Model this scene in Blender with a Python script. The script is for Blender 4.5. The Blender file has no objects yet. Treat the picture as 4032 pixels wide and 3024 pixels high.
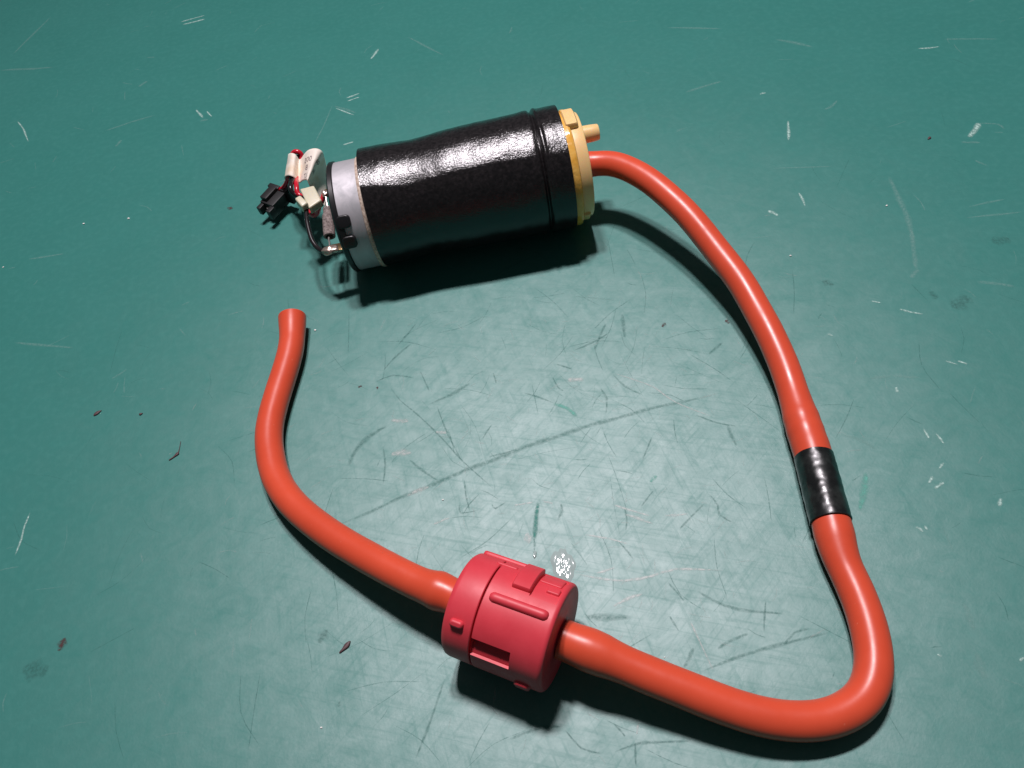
import bpy, bmesh, math, random
from mathutils import Vector, Matrix, noise

random.seed(7)
S = 0.001                                   # all lengths below are millimetres
PI = math.pi
scene = bpy.context.scene
COL = scene.collection

# ------------------------------------------------------------------ camera
cam_d = bpy.data.cameras.new('camera')
cam_d.lens = 27.03; cam_d.sensor_width = 36.0
cam_d.clip_start = 0.005; cam_d.clip_end = 20
cam = bpy.data.objects.new('camera', cam_d); COL.objects.link(cam)
CR = Matrix(((0.97618706, 0.21693046, 0.0), (-0.17278194, 0.77751874, -0.60465776), (-0.13116868, 0.59025908, 0.7964854)))
cam.matrix_world = Matrix.Translation(Vector((0.0, -133.63, 180.02)) * S) @ CR.to_4x4()
scene.camera = cam

# ------------------------------------------------------------------ light
world = bpy.data.worlds.new('World'); scene.world = world; world.use_nodes = True
bg = world.node_tree.nodes['Background']
bg.inputs['Color'].default_value = (0.75, 0.9, 0.95, 1); bg.inputs['Strength'].default_value = 0.055
def bench_lamp(x, y, z, sx, sy, watts):
    ld = bpy.data.lights.new('bench_lamp', 'AREA'); ld.shape = 'RECTANGLE'
    ld.size = sx * S; ld.size_y = sy * S; ld.energy = watts; ld.color = (1.0, 0.92, 0.965)
    o = bpy.data.objects.new('bench_lamp', ld); COL.objects.link(o)
    o.location = Vector((x, y, z)) * S
    d = Vector((-10, -300, 0)) - Vector((x, y, z))
    o.rotation_euler = d.to_track_quat('-Z', 'Y').to_euler()
bench_lamp(-21, 258, 800, 58, 62, 4.5)      # the two heads of one lamp above the bench
bench_lamp(77, 258, 800, 58, 62, 4.5)
vs = scene.view_settings
vs.view_transform = 'Standard'; vs.look = 'None'; vs.exposure = 0.0; vs.gamma = 1.0
scene.cycles.max_bounces = 8
scene.cycles.transparent_max_bounces = 24

# ------------------------------------------------------------------ measured places (mm, table top = 0)
HOSE_A = [(34.7, 70.6, 18.6), (38.2, 70.6, 18.6), (41.0, 70.0, 18.6), (46.1, 68.2, 19.2), (49.6, 65.0, 19.5), (52.5, 61.2, 19.4), (55.4, 56.8, 19.2), (57.9, 52.1, 18.7), (60.7, 46.3, 17.7), (63.3,
    40.3, 16.6), (65.3, 34.7, 15.3), (67.1, 29.1, 13.8), (68.7, 23.4, 12.7), (70.8, 14.9, 11.5), (71.8, 8.9, 10.5), (72.4, 2.7, 9.5), (73.0, -3.2, 8.7), (73.2, -9.3, 7.9), (73.3, -15.0, 7.0), (73.0,
    -20.9, 6.0), (71.7, -31.9, 5.2), (70.9, -38.5, 4.9), (70.5, -42.7, 4.9), (69.9, -45.7, 4.8)]
HOSE_B = [(67.5, -59.1, 4.8), (67.2, -60.9, 4.8), (66.3, -65.7, 4.6), (65.5, -71.0, 4.2), (65.7, -77.3, 4.1), (65.2, -84.2, 4.1), (63.9, -90.3, 4.1), (62.1, -95.1, 4.1), (58.2, -100.0, 4.1), (51.8,
    -102.5, 4.3), (44.3, -102.5, 4.9), (36.1, -100.2, 5.9), (28.1, -96.1, 7.2), (21.5, -92.0, 8.4), (14.4, -87.6, 9.6), (7.6, -83.1, 10.8), (3.6, -80.5, 11.4), (-1.5, -77.2, 11.9)]
HOSE_C = [(-21.8, -64.0, 11.9), (-25.0, -61.2, 11.9), (-29.7, -58.6, 11.6), (-36.4, -53.1, 10.6), (-43.5, -46.7, 9.2), (-51.7, -38.9, 7.6), (-59.0, -30.9, 6.2), (-65.2, -22.6, 5.0), (-69.3, -14.0,
    4.3), (-71.0, -6.4, 4.1), (-71.6, 0.1, 4.1), (-71.1, 6.4, 4.1), (-69.1, 15.5, 4.1), (-66.8, 23.9, 4.2), (-64.7, 32.7, 4.6), (-64.2, 39.7, 5.2), (-64.1, 44.2, 5.6)]
JOINER = [(70.3, -43.7, 4.8), (67.0, -61.6, 4.8)]
LABEL_TOP = [(-61.0, 111.4, 18.5), (-59.6, 108.2, 21.5), (-57.8, 105.3, 23.5), (-56.5, 104.2, 23.5), (-56.2, 104.5, 22.0), (-56.2, 105.3, 20.5), (-55.3, 104.6, 21.0), (-53.4, 103.9, 23.0), (-51.3,
    102.6, 25.0), (-48.9, 101.3, 26.0), (-47.3, 100.9, 25.5), (-46.6, 101.1, 24.0), (-47.3, 103.9, 19.5), (-48.2, 105.7, 13.5)]
LABEL_BOT = [(-62.9, 101.2, 16.5), (-61.7, 98.3, 19.5), (-59.5, 95.1, 22.0), (-58.1, 94.2, 22.0), (-57.5, 94.4, 20.5), (-57.1, 94.7, 19.0), (-56.5, 93.9, 19.0), (-54.9, 91.9, 21.0), (-53.5, 89.8,
    22.5), (-52.6, 88.2, 23.5), (-52.2, 87.7, 23.5), (-52.6, 89.2, 21.5), (-52.9, 91.2, 17.5), (-49.9, 87.8, 11.0)]
BLACK_WIRE = [(-67.7, 107.1, 7.0), (-65.8, 106.3, 8.2), (-63.3, 103.6, 11.0), (-61.2, 100.7, 14.5), (-59.4, 97.3, 19.0), (-59.2, 99.8, 20.0), (-58.7, 103.0, 20.0), (-57.6, 107.9, 19.5), (-56.5, 109.1,
    19.0), (-56.4, 107.8, 18.0), (-57.5, 101.9, 18.0), (-58.0, 97.4, 19.0), (-58.3, 93.9, 20.5), (-58.7, 90.8, 21.5), (-58.9, 88.5, 21.5), (-58.8, 87.3, 20.5), (-57.9, 86.9, 19.5), (-56.0, 85.2,
    19.5), (-54.9, 82.0, 19.7), (-54.1, 78.5, 20.3), (-54.1, 76.6, 20.0), (-54.1, 72.4, 19.4), (-53.8, 68.5, 18.5), (-53.1, 64.2, 17.4), (-51.7, 61.3, 16.6), (-50.1, 59.3, 16.6), (-48.2, 58.3, 16.6)]
RED_WIRE = [(-68.5, 109.1, 7.0), (-66.6, 107.7, 8.5), (-64.7, 105.8, 11.0), (-62.7, 102.9, 14.5), (-61.0, 100.3, 18.0), (-60.3, 102.7, 19.0), (-59.6, 106.9, 19.5), (-58.5, 109.5, 20.5), (-57.1, 109.0,
    21.5), (-55.8, 108.7, 21.0), (-55.4, 108.3, 19.5), (-56.3, 106.2, 18.3), (-57.3, 100.6, 18.5), (-57.7, 95.5, 19.5), (-57.0, 90.6, 21.0), (-56.9, 87.9, 21.0), (-57.0, 86.5, 20.0), (-56.0, 85.7,
    19.5), (-53.3, 83.8, 19.5), (-51.0, 81.8, 19.0), (-50.3, 80.6, 18.5), (-50.9, 80.9, 16.5), (-52.3, 82.0, 14.0), (-53.9, 82.7, 13.0), (-55.4, 85.2, 12.0), (-56.3, 89.1, 10.8), (-55.7, 91.1, 10.8),
    (-49.8, 80.5, 18.5), (-47.4, 81.0, 21.6)]
BLOCK = [(-55.2, 85.0, 23.0), (-50.4, 85.3, 23.0), (-48.4, 78.6, 21.5), (-52.7, 75.8, 21.5)]
BLOCK_FRONT = [(-56.6, 79.3, 24.0), (-54.8, 80.4, 24.0), (-52.4, 76.9, 23.0), (-54.5, 75.3, 23.0)]
PLUG_AXIS = [(-73.6, 102.4, 5.5), (-67.2, 109.7, 5.5)]
PLUG_MID = [(-70.3, 105.4, 5.5)]
GLUE_BIG = (2.6, -55.0)
GLUE_SMALL = (-3.7, -51.1)
SCRATCHES = [('p', 0.83, [(-124.2, 273.4), (-111.6, 275.0)]), ('p', 1.11, [(-122.9, 270.1), (-111.0, 271.0)]), ('p', 0.93, [(-109.5, 188.9), (-105.8, 181.0)]), ('f', 1.13, [(-107.1, 179.0), (-103.4,
    179.0)]), ('p', 0.57, [(-104.7, 185.9), (-101.8, 180.5)]), ('f', 0.96, [(-150.7, 188.1), (-137.7, 190.6), (-128.0, 192.0)]), ('p', 0.66, [(-195.3, 212.5), (-190.2, 203.3), (-185.9, 192.8)]), ('f',
    0.47, [(-171.0, 172.5), (-170.2, 176.8)]), ('f', 0.54, [(-48.5, 169.2), (-52.7, 155.7), (-57.0, 143.6)]), ('f', 1.07, [(-48.0, 167.9), (-38.8, 159.2)]), ('p', 0.64, [(-47.6, 166.0), (-39.6,
    157.8)]), ('p', 0.86, [(-42.6, 171.8), (-36.6, 173.1)]), ('p', 0.64, [(-42.3, 169.2), (-36.8, 170.3)]), ('p', 0.79, [(-45.3, 138.7), (-40.9, 139.6)]), ('p', 1.14, [(-30.2, 198.4), (-26.1,
    205.6)]), ('f', 1.47, [(-215.9, 265.0), (-200.6, 260.0), (-186.8, 255.7)]), ('f', 1.2, [(-212.3, 278.7), (-198.9, 312.9)]), ('f', 0.68, [(32.8, 194.3), (34.7, 199.3)]), ('f', 0.8, [(-138.2,
    245.0), (-134.3, 243.4)]), ('f', 1.52, [(-139.1, 219.0), (-135.6, 222.8)]), ('f', 1.39, [(-143.6, 173.8), (-141.8, 178.2)]), ('p', 0.94, [(119.3, 93.3), (115.0, 82.5)]), ('p', 0.79, [(115.7,
    112.2), (118.2, 112.5)]), ('f', 0.96, [(133.4, 94.8), (136.4, 96.0), (140.0, 98.9)]), ('p', 0.76, [(180.4, 118.8), (184.0, 117.6), (188.1, 116.9)]), ('f', 0.88, [(191.7, 121.0), (209.2, 113.8)]),
    ('p', 1.76, [(177.3, 70.1), (174.9, 66.9), (170.7, 63.5)]), ('f', 0.78, [(177.6, 69.7), (182.7, 67.2), (183.2, 64.0)]), ('f', 1.51, [(134.7, 145.4), (146.1, 134.7)]), ('f', 0.53, [(104.3, 70.0),
    (123.4, 64.5)]), ('p', 0.68, [(107.7, 55.5), (107.7, 52.1), (107.0, 48.5)]), ('p', 1.16, [(95.2, 50.3), (97.4, 47.0)]), ('f', 1.59, [(137.6, 54.1), (135.4, 39.3), (131.1, 22.3)]), ('f', 0.95,
    [(167.2, 62.4), (172.8, 60.0)]), ('f', 0.7, [(153.4, 32.5), (165.4, 32.3)]), ('f', 0.69, [(150.3, 28.0), (167.2, 25.5)]), ('f', 0.74, [(166.4, 52.4), (168.6, 48.6)]), ('p', 0.45, [(108.7, 4.2),
    (111.0, 2.6)]), ('p', 0.61, [(114.6, -1.0), (116.9, -2.8), (120.0, -4.5)]), ('f', 0.44, [(92.3, 3.1), (94.0, 0.7)]), ('p', 0.58, [(92.0, -4.0), (93.0, -5.2)]), ('f', 0.84, [(95.8, -21.8), (101.9,
    -22.5)]), ('f', 0.71, [(101.9, -22.5), (108.5, -24.9)]), ('p', 0.44, [(117.5, -21.5), (119.9, -23.7)]), ('p', 0.59, [(120.4, -22.5), (122.4, -24.1)]), ('p', 0.7, [(101.3, -26.3), (101.0, -28.1)]),
    ('p', 0.55, [(101.9, -40.3), (101.7, -43.5)]), ('p', 0.55, [(104.0, -42.4), (104.5, -45.8)]), ('f', 0.93, [(81.3, -36.8), (85.7, -39.7), (88.0, -43.1)]), ('p', 0.54, [(101.7, -50.9), (99.8,
    -52.1)]), ('p', 0.66, [(97.3, -53.7), (95.6, -55.3)]), ('p', 0.66, [(99.1, -55.8), (96.2, -57.1)]), ('p', 0.8, [(109.6, -63.1), (107.9, -64.9)]), ('p', 0.64, [(87.2, -65.4), (88.3, -67.0)]), ('p',
    0.51, [(89.1, -65.6), (89.5, -66.7)]), ('g', 1.43, [(82.6, -48.7), (80.1, -53.6), (76.4, -58.7)]), ('f', 1.12, [(139.8, 2.8), (148.5, -2.0)]), ('f', 1.33, [(132.7, 28.8), (126.4, 11.8)]), ('f',
    1.27, [(126.9, 12.0), (123.1, 9.4)]), ('p', 0.48, [(77.5, -94.2), (78.2, -94.8)]), ('f', 1.24, [(88.3, -84.7), (87.7, -91.0)]), ('f', 1.71, [(85.5, -95.5), (84.4, -101.1)]), ('p', 0.5, [(93.0,
    -99.0), (94.3, -98.6)]), ('p', 0.56, [(-143.5, -4.5), (-144.3, -9.3), (-144.2, -13.0), (-144.9, -17.9)]), ('f', 0.58, [(-72.0, 123.7), (-64.6, 125.5)]), ('f', 0.52, [(-105.3, 67.2), (-102.4,
    68.1)]), ('f', 0.33, [(-19.6, -101.3), (-11.2, -102.1)]), ('f', 0.67, [(-126.1, 40.1), (-121.2, 43.1)]), ('f', 0.95, [(-164.4, 67.3), (-141.6, 58.1)]), ('f', 0.59, [(25.2, 31.7), (37.3, 26.4)]),
    ('d', 0.58, [(-30.3, -76.7), (-34.4, -85.1), (-38.5, -92.0)]), ('d', 0.83, [(57.5, -1.9), (62.6, 1.1)]), ('f', 1.11, [(97.3, 171.2), (118.1, 161.3)]), ('f', 0.94, [(-12.3, 210.5), (2.3, 188.1)]),
    ('f', 0.84, [(-168.8, 110.9), (-154.2, 109.3)]), ('f', 1.18, [(90.3, 123.6), (105.8, 125.7)]), ('d', 1.23, [(-55.8, -31.2), (-43.0, -28.2), (-31.1, -25.4), (-18.5, -22.8), (-3.6, -20.0), (9.9,
    -18.0), (27.5, -16.4), (44.5, -15.9), (54.9, -16.1)]), ('d', 1.38, [(-50.0, -12.9), (-48.1, -8.4), (-43.6, -4.4), (-37.4, -1.9)]), ('d', 1.09, [(-25.0, 2.5), (-18.1, 4.0), (-14.6, 5.5), (-12.2,
    6.9)]), ('d', 0.63, [(-37.6, 18.7), (-33.1, 23.4), (-28.1, 27.2)]), ('d', 0.58, [(-32.2, 27.7), (-25.5, 35.2)]), ('d', 1.03, [(37.8, 20.2), (36.8, 15.1), (35.8, 10.5)]), ('d', 0.66, [(20.4, 10.2),
    (26.5, 11.7), (32.2, 14.2)]), ('d', 0.79, [(32.0, 18.0), (29.2, 13.6), (26.2, 8.5)]), ('d', 0.49, [(12.1, 2.5), (12.8, -1.8), (14.1, -3.5)]), ('d', 0.55, [(14.0, 6.6), (18.4, 3.6)]), ('d', 0.59,
    [(29.2, -1.6), (31.3, -6.3), (35.4, -10.8)]), ('d', 0.58, [(24.5, -5.4), (25.4, -9.3), (23.7, -14.7)]), ('d', 0.28, [(-36.3, 12.6), (-33.5, 6.2), (-28.6, -0.6), (-22.2, -11.4), (-17.1, -20.7),
    (-10.5, -30.6)]), ('d', 0.22, [(-22.9, 1.2), (-20.9, -9.2), (-18.1, -19.9)]), ('d', 0.22, [(-4.7, 8.7), (-4.5, 4.4)]), ('d', 0.39, [(-26.4, 15.5), (-25.2, 10.2), (-24.4, 7.1)]), ('d', 0.48,
    [(-39.8, -8.6), (-39.5, -14.9), (-40.5, -21.3)]), ('d', 0.63, [(-32.7, -14.9), (-29.4, -19.4), (-25.3, -24.0)]), ('d', 0.3, [(-20.5, -32.1), (-20.6, -35.1), (-16.0, -35.3)]), ('d', 0.25, [(-18.4,
    -25.1), (-18.5, -30.3), (-18.1, -35.0)]), ('t', 1.07, [(-0.0, -36.9), (-1.6, -42.2), (-3.1, -47.1)]), ('d', 0.29, [(-3.0, -46.6), (-3.6, -50.1)]), ('d', 0.73, [(5.5, -38.6), (5.5, -40.7), (3.9,
    -43.6)]), ('d', 0.44, [(-8.1, -34.6), (-11.4, -36.0), (-12.1, -34.4)]), ('d', 0.83, [(54.7, -26.2), (54.3, -29.8), (54.6, -33.4)]), ('d', 0.54, [(43.0, -45.2), (44.2, -48.7), (43.8, -51.3), (46.5,
    -54.5)]), ('d', 0.44, [(21.3, -43.6), (21.2, -46.7), (20.0, -50.1)]), ('d', 0.38, [(17.5, -52.6), (18.4, -54.4), (19.8, -57.9)]), ('d', 0.51, [(-40.7, 14.8), (-34.9, 16.1), (-28.3, 13.4)]), ('d',
    0.53, [(2.6, -1.0), (6.5, -3.5), (10.6, -6.9)]), ('d', 0.44, [(25.4, -44.6), (29.9, -40.8)]), ('d', 0.46, [(33.9, -25.0), (29.5, -31.6)]), ('d', 0.52, [(47.5, -21.2), (51.9, -24.9), (56.7,
    -27.4)]), ('d', 0.54, [(41.3, -47.5), (36.5, -50.5), (33.0, -52.8)]), ('d', 0.41, [(-11.4, -13.6), (-8.1, -9.4)]), ('d', 0.41, [(-10.8, -19.9), (-3.0, -19.5)]), ('w', 0.38, [(29.4, -1.0), (34.8,
    -5.2), (39.1, -9.1), (43.5, -15.6), (51.5, -22.9)]), ('w', 1.4, [(15.9, -0.1), (20.7, -0.9)]), ('w', 1.19, [(-36.8, -0.5), (-31.4, -1.8)]), ('w', 0.95, [(-24.2, -7.7), (-21.1, -9.1)]), ('w', 1.79,
    [(-37.7, -12.0), (-31.7, -12.7)]), ('w', 1.01, [(-34.3, -26.5), (-31.1, -25.5), (-28.0, -24.8)]), ('w', 0.61, [(4.9, -58.3), (11.1, -61.0), (16.2, -62.8), (22.4, -63.2), (29.0, -62.7), (39.8,
    -65.7)]), ('w', 0.48, [(9.7, -48.7), (15.4, -51.3), (19.7, -53.8)]), ('w', 0.58, [(18.7, -42.4), (22.8, -45.0), (27.2, -47.6)]), ('w', 0.49, [(-6.4, -36.2), (-1.1, -36.6)]), ('w', 0.39, [(1.3,
    -37.0), (3.8, -38.2)]), ('w', 0.73, [(12.0, -68.5), (15.9, -67.3), (19.6, -66.8)]), ('w', 0.56, [(10.1, -59.4), (14.9, -59.0)]), ('w', 0.59, [(-28.3, -36.5), (-23.7, -35.7)]), ('w', 1.92, [(-5.5,
    -45.6), (-3.6, -47.0)]), ('g', 1.16, [(10.3, -7.1), (13.8, -9.5), (15.9, -13.1)]), ('g', 0.89, [(29.6, -38.2), (32.0, -36.8)]), ('w', 0.67, [(20.8, -45.6), (27.2, -49.8)]), ('w', 0.58, [(30.5,
    -48.5), (36.4, -49.3)]), ('d', 1.46, [(5.0, -69.2), (10.0, -70.6), (15.4, -72.0)]), ('d', 0.7, [(32.2, -69.1), (35.2, -72.3), (39.8, -75.3), (49.8, -78.8)]), ('d', 0.73, [(32.3, -83.2), (36.2,
    -81.8), (40.3, -81.2)]), ('d', 0.85, [(23.7, -85.5), (25.6, -83.7), (27.3, -81.7)]), ('d', 0.76, [(27.6, -87.1), (40.5, -85.3), (51.1, -85.1), (57.6, -84.8)]), ('d', 0.42, [(46.7, -74.7), (43.7,
    -81.7)]), ('d', 0.46, [(24.2, -73.4), (24.7, -75.3), (25.2, -77.4)]), ('d', 0.46, [(26.2, -65.6), (28.6, -70.8)]), ('d', 0.67, [(-17.8, -92.4), (-13.5, -91.6), (-9.3, -91.2), (-5.4, -92.1)]),
    ('d', 0.4, [(-5.1, -92.7), (-2.4, -97.1), (1.6, -99.0)]), ('d', 0.57, [(4.3, -99.2), (9.3, -98.7), (13.2, -99.1), (20.8, -100.3)]), ('d', 0.4, [(9.0, -98.3), (8.1, -102.8)]), ('w', 0.44, [(11.0,
    -94.5), (9.8, -96.8)]), ('d', 0.35, [(5.7, -93.8), (7.4, -96.8)]), ('w', 0.32, [(28.3, -75.7), (29.0, -80.2), (30.0, -87.5)]), ('d', 0.55, [(46.8, -85.4), (50.2, -83.2), (53.6, -83.1)])]
STAINS = [('r', -126.2, -47.0, 2.28), ('r', -90.5, 114.5, 1.73), ('r', 48.5, 12.4, 1.28), ('r', 66.7, 8.3, 1.15), ('r', -45.1, 14.6, 0.86), ('r', -39.9, 12.6, 0.71), ('g', -132.1, -52.3, 4.87), ('g',
    -58.5, -60.0, 2.45), ('g', 100.0, 14.4, 2.44), ('g', 131.8, -3.4, 4.67), ('g', 126.0, 1.3, 2.17), ('g', 154.6, 16.0, 3.72), ('g', -55.2, -76.8, 0.95)]
BROWN_CHIPS = [[(-129.6, 26.3), (-128.6, 27.1), (-127.3, 27.8)], [(-114.6, 22.6), (-113.5, 23.0)], [(-103.2, 2.9), (-101.8, 3.7), (-100.7, 4.7), (-100.4, 6.2), (-100.2, 8.9)], [(-54.5, -65.0), (-53.2,
    -64.1), (-51.7, -62.7)], [(158.0, 67.1), (159.4, 68.0)]]
WHITE_CRUMBS = [(-131.1, 121.9, 1.22), (-149.3, 124.9, 1.05), (130.8, 40.6, 0.85), (94.0, 28.5, 0.94), (-58.5, 41.7, 0.93), (-177.8, 109.2, 0.84), (-59.4, -81.1, 0.71), (-24.8, -30.0, 0.63), (20.3,
    -82.4, 0.45)]

# ------------------------------------------------------------------ helpers
def mat(name, col, rough=0.5, spec=0.5, metal=0.0, **kw):
    m = bpy.data.materials.new(name); m.use_nodes = True
    b = m.node_tree.nodes['Principled BSDF']
    b.inputs['Base Color'].default_value = (*col, 1); b.inputs['Roughness'].default_value = rough
    b.inputs['Specular IOR Level'].default_value = spec; b.inputs['Metallic'].default_value = metal
    for k, v in kw.items(): b.inputs[k.replace('_', ' ')].default_value = v
    return m
def nd(m, t, **kw):
    n = m.node_tree.nodes.new(t)
    for k, v in kw.items(): setattr(n, k, v)
    return n
def lk(m, a, b): m.node_tree.links.new(a, b)
def bsdf(m): return m.node_tree.nodes['Principled BSDF']
def coord(m):
    return nd(m, 'ShaderNodeTexCoord').outputs['Object']
def noise_n(m, scale, detail=4, rough=0.55, vec=None, dist=0.0):
    n = nd(m, 'ShaderNodeTexNoise'); n.inputs['Scale'].default_value = scale
    n.inputs['Detail'].default_value = detail; n.inputs['Roughness'].default_value = rough
    n.inputs['Distortion'].default_value = dist
    lk(m, vec if vec is not None else coord(m), n.inputs['Vector'])
    return n.outputs['Fac']
def ramp(m, fac, stops, interp='LINEAR'):
    r = nd(m, 'ShaderNodeValToRGB'); e = r.color_ramp.elements; r.color_ramp.interpolation = interp
    while len(e) < len(stops): e.new(0.5)
    for i, (p, c) in enumerate(stops):
        e[i].position = p; e[i].color = (*c, 1) if isinstance(c, tuple) else (c, c, c, 1)
    lk(m, fac, r.inputs['Fac']); return r.outputs['Color']
def mathn(m, op, a, b=None, clamp=False):
    n = nd(m, 'ShaderNodeMath', operation=op, use_clamp=clamp)
    for i, v in enumerate((a, b)):
        if v is None: continue
        if isinstance(v, (int, float)): n.inputs[i].default_value = v
        else: lk(m, v, n.inputs[i])
    return n.outputs[0]
def mixc(m, fac, a, b, mode='MIX'):
    n = nd(m, 'ShaderNodeMix', data_type='RGBA', blend_type=mode)
    for i, v in ((0, fac), (6, a), (7, b)):
        if isinstance(v, (int, float)): n.inputs[i].default_value = v
        elif isinstance(v, tuple): n.inputs[i].default_value = (*v, 1)
        else: lk(m, v, n.inputs[i])
    return n.outputs[2]
def bump(m, h, strength=0.3, dist=0.1):
    n = nd(m, 'ShaderNodeBump'); n.inputs['Strength'].default_value = strength; n.inputs['Distance'].default_value = dist * S
    lk(m, h, n.inputs['Height']); lk(m, n.outputs['Normal'], bsdf(m).inputs['Normal']); return n

def obj(name, verts, faces, m, parent=None, smooth=True, sharp=35):
    me = bpy.data.meshes.new(name)
    me.from_pydata([tuple(c * S for c in v) for v in verts], [], faces)
    bm = bmesh.new(); bm.from_mesh(me)
    bmesh.ops.recalc_face_normals(bm, faces=bm.faces); bm.to_mesh(me); bm.free()
    if smooth:
        me.polygons.foreach_set('use_smooth', [True] * len(me.polygons))
        if sharp: me.set_sharp_from_angle(angle=math.radians(sharp))
    me.materials.append(m)
    o = bpy.data.objects.new(name, me); COL.objects.link(o)
    if parent: o.parent = parent
    return o
def tag(o, label, cat, group=None, kind=None):
    if label: o['label'] = label
    if cat: o['category'] = cat
    if group: o['group'] = group
    if kind: o['kind'] = kind
    return o
def empty(name, loc, rz=0.0):
    o = bpy.data.objects.new(name, None); COL.objects.link(o)
    o.location = Vector(loc) * S; o.rotation_euler = (0, 0, rz); o.empty_display_size = 0.01; return o

def catmull(P, step=1.0):
    P = [Vector(p) for p in P]
    P = [P[0] * 2 - P[1]] + P + [P[-1] * 2 - P[-2]]
    out = []
    for i in range(1, len(P) - 2):
        a, b, c, d = P[i - 1:i + 3]; n = max(2, int((c - b).length / step))
        for k in range(n):
            t = k / n
            out.append(0.5 * ((2 * b) + (c - a) * t + (2 * a - 5 * b + 4 * c - d) * t * t + (3 * b - a - 3 * c + d) * t ** 3))
    out.append(P[-2]); return out
def smooth_path(P, it):
    for _ in range(it):
        P = [P[0]] + [(P[i - 1] + P[i] * 2 + P[i + 1]) / 4 for i in range(1, len(P) - 1)] + [P[-1]]
    return P
def sweep(name, P, rad, m, parent=None, n=24, open_end=None, flat=0.0):
    """round tube along P; rad(i, s, L) gives the radius; open_end = (inner radius, depth) makes a bored end"""
    L = [0.0]
    for i in range(1, len(P)): L.append(L[-1] + (P[i] - P[i - 1]).length)
    verts, faces = [], []
    tan = [(P[min(i + 1, len(P) - 1)] - P[max(i - 1, 0)]).normalized() for i in range(len(P))]
    up = Vector((0, 0, 1)); up = (up - tan[0] * up.dot(tan[0])).normalized()
    frames = []
    for i in range(len(P)):
        up = (up - tan[i] * up.dot(tan[i])).normalized(); frames.append((up.copy(), tan[i].cross(up)))
    def ring(c, fr, r):
        for k in range(n):
            a = 2 * PI * k / n
            verts.append(c + fr[0] * (r * math.cos(a)) + fr[1] * (r * math.sin(a)))
    for i in range(len(P)): ring(P[i], frames[i], rad(i, L[i], L[-1]))
    def bridge(a, b):
        for k in range(n):
            k2 = (k + 1) % n; faces.append((a * n + k, a * n + k2, b * n + k2, b * n + k))
    for i in range(len(P) - 1): bridge(i, i + 1)
    faces.append(tuple(range(n)))
    last = len(P) - 1
    if open_end:
        ri, depth = open_end; i = last; cur = last
        ring(P[-1] + tan[-1] * 0.12, frames[-1], rad(i, L[-1], L[-1]) - 0.25); bridge(cur, cur + 1); cur += 1
        ring(P[-1] + tan[-1] * 0.12, frames[-1], ri); bridge(cur, cur + 1); cur += 1
        while i > 0 and L[-1] - L[i] < depth: i -= 1
        for j in range(last - 1, i - 1, -2): ring(P[j], frames[j], ri); bridge(cur, cur + 1); cur += 1
        faces.append(tuple(cur * n + k for k in range(n)))
    else:
        faces.append(tuple(last * n + k for k in range(n)))
    return obj(name, verts, faces, m, parent, sharp=50)
def lathe(name, prof, m, parent, axis_z, n=128, y0=0.0, sharp=30, wob=None):
    """prof = [(s, r)...] turned about the local X axis at height axis_z"""
    verts, faces = [], []
    for s, r in prof:
        for k in range(n):
            a = 2 * PI * k / n; rr = r + (wob(s, a) if wob else 0)
            verts.append((s, y0 + rr * math.cos(a), axis_z + rr * math.sin(a)))
    for i in range(len(prof) - 1):
        for k in range(n):
            k2 = (k + 1) % n; faces.append((i * n + k, i * n + k2, (i + 1) * n + k2, (i + 1) * n + k))
    faces.append(tuple(range(n))); faces.append(tuple((len(prof) - 1) * n + k for k in range(n)))
    return obj(name, verts, faces, m, parent, sharp=sharp)
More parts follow.
